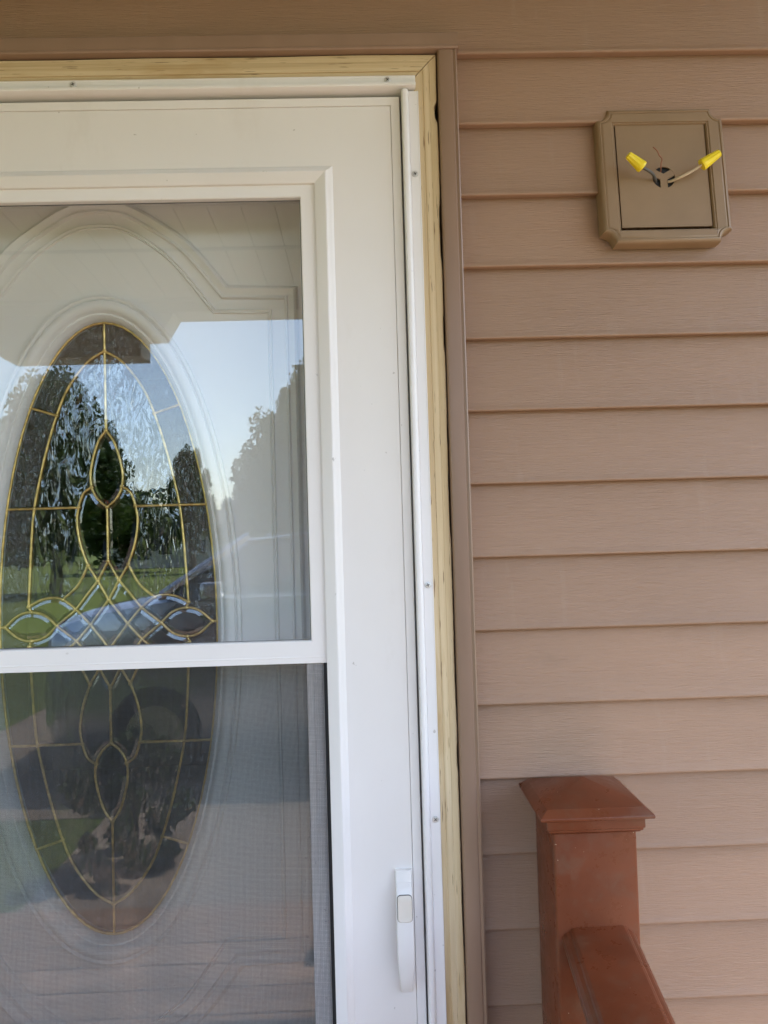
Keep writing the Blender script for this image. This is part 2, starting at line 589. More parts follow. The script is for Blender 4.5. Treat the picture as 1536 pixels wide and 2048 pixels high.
# board mesh is local to z = 0; place each course
b0.location = (0, 0, zc(1))
for k in range(2, 24):
    c = dup(b0)
    c.location = (0, random.uniform(-0.0004, 0.0004), zc(k) + random.uniform(-0.0004, 0.0004))
b1 = board(-3.6, -0.916).build('siding_board', M['siding'], house, smooth=50)
b1.location = (0, 0, zc(1))
for k in range(2, 24):
    c = dup(b1)
    c.location = (0, 0, zc(k))
b2 = board(-0.4625, 3.2).build('siding_board', M['siding'], house, smooth=50)
b2.location = (0, 0, zc(0))
b3 = board(-3.6, -0.44).build('siding_board', M['siding'], house, smooth=50)
b3.location = (0, 0.0016, zc(0))
for k in range(-4, 0):
    c = dup(b2)
    c.location = (-0.6 * (k % 2), 0, zc(k))
    c = dup(b3)
    c.location = (-0.6 * (k % 2), 0.0016, zc(k))
sh = MB()
sh.box(0.0901, 3.2, 0.0165, 0.12, GZ, 2.6).box(-3.6, -0.8801, 0.0165, 0.12, GZ, 2.6).box(-0.88, 0.09, 0.0165, 0.12, 2.066, 2.6)
sh.build('sheathing', M['sheath'], house, smooth=0)

# dim hallway behind the door
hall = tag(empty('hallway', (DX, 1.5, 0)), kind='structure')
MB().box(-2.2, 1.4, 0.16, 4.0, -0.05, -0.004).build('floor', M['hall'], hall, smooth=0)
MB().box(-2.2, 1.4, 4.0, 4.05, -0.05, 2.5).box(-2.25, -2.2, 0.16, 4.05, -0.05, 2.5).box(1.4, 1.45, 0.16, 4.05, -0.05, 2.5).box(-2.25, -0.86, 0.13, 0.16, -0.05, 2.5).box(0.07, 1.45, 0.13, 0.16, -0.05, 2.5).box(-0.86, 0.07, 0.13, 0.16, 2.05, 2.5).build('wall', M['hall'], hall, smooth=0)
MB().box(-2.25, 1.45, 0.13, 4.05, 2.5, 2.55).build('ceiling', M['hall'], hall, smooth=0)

# ------------------------------------------------------------------ door frame: brown trim, bare wood casing, white mounting rail with screws, jamb
fr = empty('door_frame', (DX, 0, 0), 'doorway frame of brown trim, bare yellow wood casing and screwed white rails', 'door frame')
tp = [(0.1165, 0.012), (0.1165, -0.0175), (0.1180, -0.0205), (0.1205, -0.0218), (0.1365, -0.0218), (0.1378, -0.0208), (0.1395, -0.0212), (0.1412, -0.0226), (0.1428, -0.0216), (0.1432, -0.0190), (0.1432, 0.012)]
def upright(pts, z0, z1, n=10, mirror=False):
    return MB().loft([[((mx(x) if mirror else x), y, z0 + (z1 - z0) * i / n) for x, y in pts] for i in range(n + 1)])
for mir in (False, True):
    upright(tp, 0.0, 2.0935, 10, mir).build('brown_trim', M['trim'], fr, smooth=30)
xe = 0.1452
hp = [(0.012, 2.1182), (-0.0210, 2.1182), (-0.0228, 2.1168), (-0.0232, 2.1150), (-0.0236, 2.1000), (-0.0236, 2.0990), (-0.0250, 2.0975), (-0.0250, 2.0955), (-0.0238, 2.0940), (-0.0200, 2.0936), (0.012, 2.0936)]
MB().loft([[(mx(xe) + (xe - mx(xe)) * i / 12, y, z) for y, z in hp] for i in range(13)]).build('brown_trim', M['trim'], fr, smooth=30)

# brick-mould style bare wood casing; inset from the outer edge, depth
wp = [(0.0, 0.016), (0.0, -0.0122), (0.0012, -0.0138), (0.0096, -0.0140), (0.0101, -0.0136), (0.0106, -0.0136), (0.0112, -0.0139), (0.0188, -0.0137), (0.0193, -0.0127), (0.0200, -0.0125), (0.0206, -0.0130), (0.0320, -0.0116), (0.0320, 0.016)]
WX, WZ = 0.1150, 2.0922
rnd = random.Random(3)
for mir in (False, True):
    rows = []
    n = 260
    for i in range(n + 1):
        row = []
        for j, (dd, y) in enumerate(wp):
            zt = WZ - dd - 0.0016
            z = zt + (0.0 - zt) * i / n
            x = WX - dd
            if j <= 3 and i > 2:
                x += 0.0004 * math.sin(z * 9.0) * math.sin(z * 31 + 1) - (0.0006 * rnd.random() if j <= 2 else 0)
                for zcn, hw, dp in ((2.010, 0.013, 0.0036), (1.84, 0.045, 0.0015), (1.70, 0.03, 0.0011), (1.46, 0.05, 0.0010), (1.12, 0.02, 0.0009)):
                    q = abs(z - zcn) / hw
                    if q < 1:
                        x -= dp * min(1, (1 - q) * 3) * (1 if j <= 2 else 0.3)
            row.append(((mx(x) if mir else x), y, z))
        rows.append(row)
    MB().loft(rows).build('wood_casing', M['wood_v'], fr, smooth=30)
wph = [(0.0, 0.016), (0.0, -0.0124), (0.0012, -0.0138), (0.0110, -0.0141), (0.0235, -0.0138), (0.0240, -0.0118), (0.0246, -0.0116), (0.0252, -0.0128), (0.0320, -0.0122), (0.0320, 0.016)]
rows = []
for i in range(61):
    t = i / 60
    rows.append([(mx(WX) + dd + (WX - mx(WX) - 2 * dd) * t, y, WZ - dd + (0.0005 * math.sin(t * 23) if j <= 2 else 0)) for j, (dd, y) in enumerate(wph)])
MB().loft(rows).build('wood_casing', M['wood_h'], fr, smooth=30)

# white aluminium mounting rail: flange, groove, rounded bead, return
rp = [(0.0885, -0.0105), (0.0885, -0.0160), (0.0878, -0.0166), (0.0872, -0.0160), (0.0758, -0.0158), (0.0752, -0.0150), (0.0745, -0.0165), (0.0735, -0.0205), (0.0720, -0.0222), (0.0690, -0.0228), (0.0665, -0.0222), (0.0652, -0.0203), (0.0648, -0.017), (0.0648, 0.030), (0.080, 0.030), (0.080, -0.0105)]
for mir in (False, True):
    upright(rp, 0.0, 2.0385, 6, mir).build('mounting_rail', M['rail'], fr, smooth=40)
rh = [(-0.0105, 2.0606), (-0.0168, 2.0606), (-0.0174, 2.0600), (-0.0166, 2.0594), (-0.0164, 2.0498), (-0.0172, 2.0490), (-0.0215, 2.0480), (-0.0230, 2.0474), (-0.0234, 2.0455), (-0.0226, 2.0436), (-0.0205, 2.0428), (0.030, 2.0426), (0.030, 2.0470), (-0.0105, 2.047)]
MB().loft([[(x, y, z) for y, z in rh] for x in (mx(0.0848), -0.6, DX, -0.2, 0.0848)]).build('mounting_rail', M['rail'], fr, smooth=40)
# jamb boards behind the storm door
MB().box(0.0655, 0.0895, 0.031, 0.16, 0.0, 2.066).build('jamb', M['doorwhite'], fr, smooth=0)
MB().box(mx(0.0895), mx(0.0655), 0.031, 0.16, 0.0, 2.066).build('jamb', M['doorwhite'], fr, smooth=0)
MB().box(mx(0.0655), 0.0655, 0.031, 0.16, 2.045, 2.0655).build('head_jamb', M['doorwhite'], fr, smooth=0)
MB().box(-0.92, 0.13, -0.05, 0.16, -0.002, 0.02).build('threshold', M['screw'], fr, bevel=0.003)

def screw_mb(x, y, z, rot):
    m = MB()
    rows = []
    for rr, dy in ((0.0046, 0.0), (0.0046, -0.0006), (0.0040, -0.0014), (0.0022, -0.0018)):
        rows.append([(x + rr * math.cos(a), y + dy, z + rr * math.sin(a)) for a in [2 * math.pi * k / 16 for k in range(16)]])
    m.loft(rows)
    for q in (0, 1):
        a = rot + q * math.pi / 2
        ux, uz = math.cos(a), math.sin(a)
        w, l = 0.0005, 0.0022
        c = [(x + ux * l - uz * w, z + uz * l + ux * w), (x - ux * l - uz * w, z - uz * l + ux * w), (x - ux * l + uz * w, z - uz * l - ux * w), (x + ux * l + uz * w, z + uz * l - ux * w)]
        m.loft([[(a_, y - 0.0012, b_) for a_, b_ in c], [(a_, y - 0.00195 - 0.00003 * q, b_) for a_, b_ in c]], mi=1)  # cross slot painted as thin dark bars, its shade put in the colour
    return m
for x, z, rt, up in ((-0.3863, 2.0545, 0.3, 1), (0.0463, 2.0545, 0.9, 1), (0.0808, 1.9216, 0.5, 0), (0.0812, 1.3541, 0.2, 0), (0.0816, 1.0392, 0.7, 0), (0.0814, 0.55, 0.4, 0), (mx(0.081), 1.9, 0.4, 0), (mx(0.081), 1.35, 0.1, 0), (mx(0.081), 1.0, 0.8, 0)):
    screw_mb(x, -0.0163 if up else -0.0157, z, rt).build('screw', [M['screw'], M['recess']], fr, smooth=40)

# ------------------------------------------------------------------ storm door
sd = empty('storm_door', (DX, 0, 0.02), 'white storm door with upper glass, lower insect screen and push button handle', 'storm door')
EX, EZ = 0.0622, 2.0350
fl = -0.0085
# outer edge strip with mitred corners, then the flat skin
MB().ring(mx(EX), EX, 0.025, EZ, [(0.0, 0.022), (0.0, fl - 0.0002), (0.0012, fl - 0.0010), (0.0120, fl - 0.0010), (0.0124, fl + 0.0006), (0.0124, 0.022)]).build('edge_strip', M['white'], sd, smooth=30)
SK = 0.0128
MB().ring(mx(EX - SK), EX - SK, 0.025 + SK, EZ - SK, [(0.0, 0.021), (0.0, fl + 0.0004), (0.0006, fl), (0.0848, fl), (0.0848, 0.021)], kt=(EZ - SK - 1.9375) / 0.0848, kb=2.2).build('door_skin', M['white'], sd, smooth=30)
SX, SZ0, SZ1 = -0.0335, 0.16, 1.9385
sp = [(0.0, 0.012), (0.0, fl - 0.0003), (0.0015, fl - 0.0016), (0.0042, fl - 0.0026), (0.0072, fl - 0.0042), (0.0092, fl - 0.0062), (0.0108, fl - 0.0066), (0.0240, fl - 0.0018), (0.0254, fl - 0.0006), (0.0256, 0.004), (0.0256, 0.012)]
MB().ring(mx(SX), SX, SZ0, SZ1, sp, kt=0.93).build('window_surround', M['white'], sd, smooth=28)
# upper sash
up = [(-0.010, 0.010), (-0.010, -0.0042), (0.0, -0.0046), (0.0192, -0.0046), (0.0206, -0.0036), (0.0210, 0.0068), (0.0210, 0.010)]
s1 = MB().ring(mx(-0.0592), -0.0592, 1.2616, 1.9160, up, kt=0.9).build('sash', M['white2'], sd, smooth=30)
MB().box(-0.7300, -0.0600, -0.0050, 0.004, 1.2586, 1.2612).build('sash_lip', M['white2'], sd, bevel=0.0008)
# grey glazing bead round the pane
gb = MB().ring(mx(-0.0800), -0.0800, 1.2815, 1.8978, [(0.0, 0.0066), (0.0, 0.0052), (0.0008, 0.0046), (0.0016, 0.0066)]).build('glazing_bead', M['sash_back'], sd, smooth=30)
MB().box(mx(-0.0795), -0.0795, 0.0072, 0.0102, 1.2800, 1.9000).build('glass_pane', M['storm'], sd, smooth=0)
# lower half: black spline gasket, sash behind, pane, wire screen in front
gk = MB()
gr = [(0.0, 0.004), (0.0, -0.0010), (0.0050, -0.0010), (0.0050, 0.004)]
gk.ring(mx(-0.0592), -0.0592, SZ0 + 0.022, 1.2584, gr)
gk.build('gasket', M['dark'], sd, smooth=0)
ls = [(0.0, 0.012), (0.0, 0.0062), (0.0012, 0.0050), (0.0135, 0.0050), (0.0139, 0.0064), (0.0147, 0.0064), (0.0151, 0.0050), (0.0236, 0.0052), (0.0244, 0.0066), (0.0244, 0.012)]
MB().ring(mx(-0.0638), -0.0638, SZ0 + 0.028, 1.2560, ls, kt=0.12).build('sash', M['white2'], sd, smooth=30)
MB().box(mx(-0.0850), -0.0850, 0.0090, 0.0118, SZ0 + 0.045, 1.2535).build('glass_pane', M['storm2'], sd, smooth=0)
# the retracted upper edge of the screen and its wires
sc = MB()
x0, x1, z0, z1 = mx(-0.0650), -0.0650, SZ0 + 0.03, 1.2540
pitch, r = 0.00160, 0.000185
def wob(x, z):
    return 0.0011 * math.sin(x * 21 + 1.3) * math.sin(z * 13 + 0.4)
def drift(a, b):
    """sideways wander of the weave"""
    return 0.0016 * math.sin(a * 7.3 + b * 2.1) + 0.0009 * math.sin(a * 17 - b * 11 + 1) + 0.0006 * math.sin(b * 29 + a * 3)
rs = random.Random(5)
nx = int((x1 - x0) / pitch)
for i in range(nx + 1):
    x = x0 + i * pitch + rs.uniform(-0.00012, 0.00012)
    rows = []
    for k in range(19):
        z = z0 + (z1 - z0) * k / 18
        y = 0.0012 + 0.3 * wob(x, z)
        e = min(1.0, (x - x0) / 0.02, (x1 - x) / 0.02)
        xx = x + max(0, e) * drift(z, x)
        rows.append([(xx - r, y, z), (xx, y - r, z), (xx + r, y, z), (xx, y + r, z)])
    sc.loft(rows, caps=False)
nz = int((z1 - z0) / pitch)
for i in range(nz + 1):
    z = z0 + i * pitch + rs.uniform(-0.00012, 0.00012)
    rows = []
    for k in range(15):
        x = x0 + (x1 - x0) * k / 14
        y = 0.0014 + 0.3 * wob(x, z)
        e = min(1.0, (z - z0) / 0.02, (z1 - z) / 0.02)
        zz = z + max(0, e) * drift(x * 1.3 + 2, z)
        rows.append([(x, y, zz - r), (x, y - r, zz), (x, y, zz + r), (x, y + r, zz)])
    sc.loft(rows, caps=False)
# snagged broken wires curling out of the weave
for k in range(34):
    x = rs.uniform(x0 + 0.3, x1 - 0.002) if k % 3 else rs.uniform(x1 - 0.035, x1 - 0.003)
    z = rs.uniform(0.74, 1.12)
    a0 = rs.uniform(0, 6.28)
    L = rs.uniform(0.0012, 0.0032)
    sc.tube([(x + L * q * math.cos(a0 + q * 1.6), -0.0004 - 0.0025 * math.sin(q * 2.6), z + L * q * math.sin(a0 + q * 1.6)) for q in (0, 0.33, 0.66, 1.0)], 0.00028, 5, mi=1)
o = sc.build('insect_screen', [M['screen'], M['sash_back']], sd, smooth=0)
o['kind'] = 'stuff'

# handle: mounting plate, bowed tapering grip, push button
def handle():
    HX = 0.0365
    secs = [  # z, half width, front y, back y
        (0.9725, 0.0108, -0.0150, fl), (0.9718, 0.0111, -0.0160, fl), (0.9590, 0.0111, -0.0190, fl), (0.9570, 0.0105, -0.0215, fl),
        (0.9500, 0.0108, -0.0265, fl), (0.9420, 0.0110, -0.0290, fl), (0.9100, 0.0114, -0.0320, -0.0140), (0.8900, 0.0117, -0.0335, -0.0190),
        (0.8700, 0.0113, -0.0335, -0.0215), (0.8500, 0.0103, -0.0310, -0.0215), (0.8330, 0.0092, -0.0275, -0.0190), (0.8170, 0.0080, -0.0230, -0.0160), (0.8160, 0.0076, -0.0222, -0.0164)]
    rows = []
    for z, w, yf, yb in secs:
        c = 0.0022
        rows.append([(HX - w, yb, z), (HX - w, yf + c, z), (HX - w + c * 0.35, yf + c * 0.3, z), (HX - w + c, yf, z), (HX + w - c, yf, z), (HX + w - c * 0.35, yf + c * 0.3, z), (HX + w, yf + c, z), (HX + w, yb, z)])
    return MB().loft(rows)
hn = handle().build('handle', M['handle'], sd, smooth=32)
MB().box(0.0280, 0.0450, -0.019, fl + 0.001, 0.8260, 0.8400).build('foot', M['handle'], hn, bevel=0.002)
def rrect(cx, cz, w, h, r, n=5):
    out = []
    for qx, qz, a0 in ((1, 1, 0), (-1, 1, 90), (-1, -1, 180), (1, -1, 270)):
        for k in range(n + 1):
            a = R(a0 + 90 * k / n)
            out.append((cx + qx * (w - r) + r * math.cos(a), cz + qz * (h - r) + r * math.sin(a)))
    return out
def yfront(z):
    return -0.0290 - (0.9420 - z) * (0.0030 / 0.032)
ol = rrect(0.0365, 0.9290, 0.0101, 0.0172, 0.0050)
il = rrect(0.0365, 0.9290, 0.0095, 0.0166, 0.0046)
il2 = rrect(0.0365, 0.9285, 0.0082, 0.0148, 0.0040)
il3 = rrect(0.0365, 0.9265, 0.0060, 0.0100, 0.0035)
m = MB()
m.loft([[(x, yfront(z) + 0.002, z) for x, z in ol], [(x, yfront(z) - 0.00025, z) for x, z in ol]], mi=1)  # dark rim stands in for the shaded gap round the button
m.loft([[(x, yfront(z) - 0.0002, z) for x, z in il], [(x, yfront(z) - 0.0016, z) for x, z in il], [(x, yfront(z) - 0.0026, z) for x, z in il2], [(x, yfront(z) - 0.0019, z) for x, z in il3]])
m.build('push_button', [M['button'], M['recess']], hn, smooth=35)

# ------------------------------------------------------------------ inner entry door with leaded oval
ed = empty('entry_door', (-0.39, 0.10, 0.02), 'white panelled entry door with leaded oval window seen behind the storm door', 'entry door')
OX, OZ, OA, OB = -0.3877, 1.3026, 0.1622, 0.4547
FY = 0.0905
E2 = 72
ell = lambda a, b, k: (OX + a * math.sin(2 * math.pi * k / E2), OZ + b * math.cos(2 * math.pi * k / E2))
# slab with an oval hole
m = MB()
x0, x1, z0, z1 = -0.850, 0.060, 0.025, 2.044
inn, out = [], []
for k in range(E2):
    a = 2 * math.pi * k / E2
    sx_, sz_ = math.sin(a), math.cos(a)
    inn.append((OX + 0.185 * sx_, OZ + 0.478 * sz_))
    t = min(((x1 - OX) / sx_) if sx_ > 1e-6 else ((x0 - OX) / sx_ if sx_ < -1e-6 else 9), ((z1 - OZ) / sz_) if sz_ > 1e-6 else ((z0 - OZ) / sz_ if sz_ < -1e-6 else 9))
    out.append((OX + t * sx_, OZ + t * sz_))
cs = [(x1, z1), (x1, z0), (x0, z0), (x0, z1)]
for c in cs:   # snap the nearest outline point onto each corner
    i = min(range(E2), key=lambda q: (out[q][0] - c[0]) ** 2 + (out[q][1] - c[1]) ** 2)
    out[i] = c
m.loft([[(x, FY, z) for x, z in inn], [(x, FY, z) for x, z in out], [(x, 0.132, z) for x, z in out], [(x, 0.132, z) for x, z in inn]], loop=True, caps=False)
m.build('door_slab', M['doorwhite'], ed, smooth=30)
# oval surround
op = [(0.0370, FY + 0.004), (0.0370, FY - 0.0030), (0.0362, FY - 0.0092), (0.0330, FY - 0.0104), (0.0306, FY - 0.0088), (0.0296, FY - 0.0062), (0.0286, FY - 0.0064), (0.0276, FY - 0.0112), (0.0240, FY - 0.0132), (0.0180, FY - 0.0128), (0.0124, FY - 0.0090), (0.0104, FY - 0.0044), (0.0084, FY - 0.0044), (0.0074, FY - 0.0062), (0.0040, FY - 0.0030), (0.0, FY + 0.0050), (0.0, FY + 0.02), (0.0370, FY + 0.02)]
def sweep_closed(path, prof):
    """path: (x, z) clockwise or not; offset along the outward normal with mitred joins"""
    n = len(path)
    A = sum(path[i][0] * path[(i + 1) % n][1] - path[(i + 1) % n][0] * path[i][1] for i in range(n))
    sg = 1 if A > 0 else -1
    rows = []
    for i in range(n):
        p, c, q = Vector(path[i - 1]), Vector(path[i]), Vector(path[(i + 1) % n])
        d1, d2 = (c - p).normalized(), (q - c).normalized()
        n1, n2 = Vector((d1.y, -d1.x)) * sg, Vector((d2.y, -d2.x)) * sg
        b = (n1 + n2)
        b = b.normalized() / max(0.35, b.normalized().dot(n1)) if b.length > 1e-6 else n1
        rows.append([(c.x + b.x * o_, y, c.y + b.y * o_) for o_, y in prof])
    return MB().loft(rows, True, False, True)
sweep_closed([ell(OA, OB, k) for k in range(E2)], op).build('oval_surround', M['doorwhite'], ed, smooth=40)
# embossed panel moulding
def quarter(pts):
    q = pts
    CX, CZ = -0.390, 1.302
    a = [(CX + x, z) for x, z in q]
    b = [(CX + x, 2 * CZ - z) for x, z in reversed(q)]
    c = [(CX - x, 2 * CZ - z) for x, z in q]
    d_ = [(CX - x, z) for x, z in reversed(q)]
    out = []
    for p in a + b + c + d_:
        if not out or (Vector(p) - Vector(out[-1])).length > 1e-5:
            out.append(p)
    if (Vector(out[0]) - Vector(out[-1])).length < 1e-5:
        out.pop()
    return out
arc1 = spline([(0.0, 1.9300), (0.040, 1.9245), (0.086, 1.8985), (0.134, 1.8615), (0.1870, 1.7960)], 5)
band = quarter(arc1 + [(0.2860, 1.7930)])
sweep_closed(band, [(-0.0105, FY + 0.003), (-0.0105, FY - 0.0004), (-0.0090, FY - 0.0062), (-0.0066, FY - 0.0062), (-0.0052, FY - 0.0024), (-0.001, FY - 0.0056), (0.004, FY - 0.0086), (0.0075, FY - 0.0066), (0.0092, FY - 0.0016), (0.0108, FY - 0.0004), (0.0108, FY + 0.003)]).build('panel_moulding', M['doorwhite'], ed, smooth=40)
arc2 = spline([(0.0, 1.9000), (0.043, 1.8920), (0.107, 1.8470), (0.1700, 1.7670)], 5)
thin = quarter(arc2 + [(0.2530, 1.7650)])
sweep_closed(thin, [(-0.0036, FY + 0.003), (-0.0036, FY - 0.0002), (-0.0024, FY - 0.0034), (0.0, FY - 0.0004), (0.0024, FY - 0.0034), (0.0036, FY - 0.0002), (0.0036, FY + 0.003)]).build('panel_moulding', M['doorwhite'], ed, smooth=40)

# leaded glass: curves in unit-oval coordinates (one quadrant), mirrored to four, cut into pieces
Q = [
    ('ring', [(0, .903), (.163, .866), (.34, .783), (.45, .692), (.556, .566), (.628, .456), (.666, .386), (.694, .29), (.73, .065)]),
    ('line', [(.45, .692), (.694, .72)]),
    ('line', [(.9225, .386), (.666, .386)]),
    ('line', [(.666, .386), (.26, .386)]),
    ('line', [(0, 1), (0, .903)]), ('line', [(0, .903), (0, .639)]), ('line', [(0, .386), (0, .207)]),
    ('leaf', [(0, .639), (.08, .595), (.143, .509), (.138, .452), (.085, .412), (0, .386)]),
    ('leaf', [(.138, .452), (.215, .432), (.26, .386), (.278, .335), (.25, .265), (.185, .195)]),
    ('line', [(0, .207), (.097, .143)]), ('line', [(.185, .195), (.097, .143)]),
    ('arc', [(.185, .195), (.28, .13), (.42, .085)]),
    ('arc', [(.73, .065), (.62, .085), (.51, .092), (.42, .085), (.30, .052), (.17, 0)]),
    ('arc', [(.097, .143), (.20, .097), (.30, .052), (.39, .025), (.477, 0)]),
    ('line', [(.097, .143), (0, .080)]), ('line', [(0, .080), (-.17, 0)]),
    ('arc', [(.477, 0), (.58, .034), (.71, .047), (.83, .036), (.945, 0)]),
    ('line', [(.945, 0), (1, 0)]),
    ('line', [(.73, .065), (.71, .047)]),
]
nodes, segs = {}, {}
def nid(p):
    k = (round(p[0], 4), round(p[1], 4))
    if k not in nodes:
        nodes[k] = len(nodes)
    return nodes[k]
curves = []
seen = set()
for typ, pts in Q:
    sm = spline(pts, 5) if len(pts) > 2 else [pts[0], tuple(0.5 * (a + b) for a, b in zip(*pts)), pts[1]]
    for fx in (1, -1):
        for fz in (1, -1):
            c = [(fx * x, fz * z) for x, z in sm]
            key = frozenset((round(x, 4) + 0.0, round(z, 4) + 0.0) for x, z in c)
            if key in seen:
                continue
            seen.add(key)
            curves.append((typ, c))
            for a, b in zip(c[:-1], c[1:]):
                ia, ib = nid(a), nid(b)
                if ia != ib:
                    segs[(min(ia, ib), max(ia, ib))] = 1
rim_angles = set(2 * math.pi * k / E2 for k in range(E2))
rim = [(math.sin(a), math.cos(a)) for a in rim_angles]
rim = [p for p in rim if all((p[0] - fx * x) ** 2 + (p[1] - fz * z) ** 2 > 0.0006 for x, z in ((0, 1), (.694, .72), (.9225, .386), (1, 0)) for fx in (1, -1) for fz in (1, -1))]
rim += [(fx * x, fz * z) for x, z in ((0, 1), (.694, .72), (.9225, .386), (1, 0)) for fx in (1, -1) for fz in (1, -1)]
rim = sorted(set((round(x, 4) + 0.0, round(z, 4) + 0.0) for x, z in rim), key=lambda p: math.atan2(p[1], p[0]))
for i in range(len(rim)):
    ia, ib = nid(rim[i]), nid(rim[(i + 1) % len(rim)])
    segs[(min(ia, ib), max(ia, ib))] = 1
inv = {v: k for k, v in nodes.items()}
adj = {}
for a, b in segs:
    adj.setdefault(a, []).append(b)
    adj.setdefault(b, []).append(a)
for a in adj:
    adj[a].sort(key=lambda b: math.atan2(inv[b][1] - inv[a][1], inv[b][0] - inv[a][0]))
used = set()
pieces = []
for a in list(adj):
    for b in adj[a]:
        if (a, b) in used:
            continue
        loop = []
        u, v = a, b
        while (u, v) not in used:
            used.add((u, v))
            loop.append(u)
            nb = adj[v]
            i = nb.index(u)
            u, v = v, nb[(i - 1) % len(nb)]
        pts = [inv[q] for q in loop]
        A = 0.5 * sum(pts[i][0] * pts[(i + 1) % len(pts)][1] - pts[(i + 1) % len(pts)][0] * pts[i][1] for i in range(len(pts)))
        if A > 0.0012:
            pieces.append((A, pts))
def offset_in(pts, dd):
    n = len(pts)
    out = []
    for i in range(n):
        p, c, q = Vector(pts[i - 1]), Vector(pts[i]), Vector(pts[(i + 1) % n])
        d1, d2 = (c - p).normalized(), (q - c).normalized()
        n1, n2 = Vector((-d1.y, d1.x)), Vector((-d2.y, d2.x))
        b = n1 + n2
        b = b.normalized() / max(0.5, b.normalized().dot(n1)) if b.length > 1e-6 else n1
        out.append((c.x + b.x * dd, c.y + b.y * dd))
    return out
GY = 0.1005
prng = random.Random(11)
for A, pts in pieces:
    cxp = sum(p[0] for p in pts) / len(pts)
    czp = sum(p[1] for p in pts) / len(pts)
    w = [(OX + OA * x, OZ + OB * z) for x, z in pts]
    on_rim = sum(1 for p in pts if abs(p[0] ** 2 + p[1] ** 2 - 1) < 0.01) >= 2
    leafy = (abs(cxp) < 0.22 and 0.2 < abs(czp) < 0.6 and A < 0.09) or (abs(czp) < 0.1 and A < 0.06)
    m = MB()
    n = len(w)
    if leafy and not on_rim:
        ins = offset_in(w, 0.0072 if A > 0.012 else 0.0050)
        # keep the inset inside small pieces
        gx = sum(p[0] for p in w) / n
        gz = sum(p[1] for p in w) / n
        ok = []
        for (ox_, oz_), (ix, iz) in zip(w, ins):
            if (ix - gx) * (ox_ - gx) + (iz - gz) * (oz_ - gz) < 0:
                ix, iz = gx + (ox_ - gx) * 0.12, gz + (oz_ - gz) * 0.12
            ok.append((ix, iz))
        vs = [(x, GY, z) for x, z in w] + [(x, GY - 0.0017, z) for x, z in ok]
        m.add(vs, [(i, (i + 1) % n, n + (i + 1) % n, n + i) for i in range(n)] + [tuple(range(n, 2 * n))])
        mt = M['bevel']
    else:
        m.add([(x, GY, z) for x, z in w], [tuple(range(n))])
        mt = M['seed'] if on_rim else M['water']
    o = m.build('glass_piece', mt, ed, smooth=0)
    o.rotation_euler = (0, 0, 0)
# brass came: every strip of the leading, and the band round the rim
CY = GY - 0.0020
for typ, c in curves:
    pts = [(OX + OA * x, CY + (0.0002 if typ == 'line' else 0.0), OZ + OB * z) for x, z in c]
    MB().tube(pts, 0.0020, 8).build('came', M['brass'], ed, smooth=60)
MB().tube([(OX + (OA - 0.001) * math.sin(2 * math.pi * k / E2), CY, OZ + (OB - 0.001) * math.cos(2 * math.pi * k / E2)) for k in range(E2)], 0.0023, 8, loop=True).build('rim_came', M['brass'], ed, smooth=60)
cnt = {}
for typ, c in curves:
    for p in (c[0], c[-1]):
        cnt[(round(p[0], 3), round(p[1], 3))] = 1
sj = MB()
for (x, z) in cnt:
    X, Z = OX + OA * x, OZ + OB * z
    rows = [[(X + r_ * math.cos(a), CY - dy, Z + r_ * math.sin(a)) for a in [2 * math.pi * k / 8 for k in range(8)]] for r_, dy in ((0.0034, 0.0), (0.0030, 0.0014), (0.0016, 0.0025))]
    sj.loft(rows)
o = sj.build('solder_joint', M['brass'], ed, smooth=60)
o['kind'] = 'stuff'

# ------------------------------------------------------------------ light mounting block on the siding
BC = Vector((0.4300, -0.0046, 1.9165))
mb = empty('mounting_block', BC, 'tan plastic mounting block with capped bare wires poking from its cover', 'light mount')
TL = R(5.6)
ct, s_t = math.cos(TL), math.sin(TL)
def bp(u, v, w):
    """block-local (right, up, out) to world; the block lies on the slope of the siding"""
    return (BC.x + u, BC.y - w * ct + v * s_t, BC.z + v * ct + w * s_t * 0.3)
def scoop(hw, hh, r, n=6):
    """rectangle with small step and scooped corners"""
    out = []
    for qx, qz in ((1, 1), (-1, 1), (-1, -1), (1, -1)):
        pts = [(qx * (hw - r * math.sin(R(90 * k / n))), qz * (hh - r * math.cos(R(90 * k / n)))) for k in range(n + 1)]
        if qx * qz < 0:
            pts = pts[::-1]
        out += pts
    return out
HW, HH = 0.0902, 0.1002
rows = []
for ins, w, rr in ((0.0, -0.016, 0.0170), (0.0, 0.0020, 0.0170), (0.0006, 0.0042, 0.0168), (0.0020, 0.0064, 0.0162), (0.0040, 0.0078, 0.0155), (0.0054, 0.0080, 0.0150), (0.0064, 0.0068, 0.0147), (0.0074, 0.0074, 0.0144), (0.0090, 0.0080, 0.0140)):
    rows.append([bp(x, z, w) for x, z in scoop(HW - ins, HH - ins, rr)])
m = MB()
m.loft(rows, caps=False)
# flat flange from the scooped outline to the rectangular opening, then the stepped inner rim
no = len(rows[-1])
sc_l = scoop(HW - 0.009, HH - 0.009, 0.0140)
def onrect(x, z, hw, hh):
    """same direction on a rectangle, corners filled by clamping"""
    return (max(-hw, min(hw, x * 1.6)), -0.002 + max(-hh, min(hh, z * 1.6)))
steps = ((0.0690, 0.0815, 0.0080), (0.0682, 0.0810, 0.0066), (0.0664, 0.0796, 0.0066), (0.0654, 0.0786, 0.0050), (0.0644, 0.0776, -0.0030))
rr_ = [[bp(x, z, 0.0080) for x, z in sc_l]]
for hw, hh, w in steps:
    rr_.append([bp(*onrect(x, z, hw, hh), w) for x, z in sc_l])
m.loft(rr_, caps=False)
m.build('frame', M['block'], mb, smooth=32)
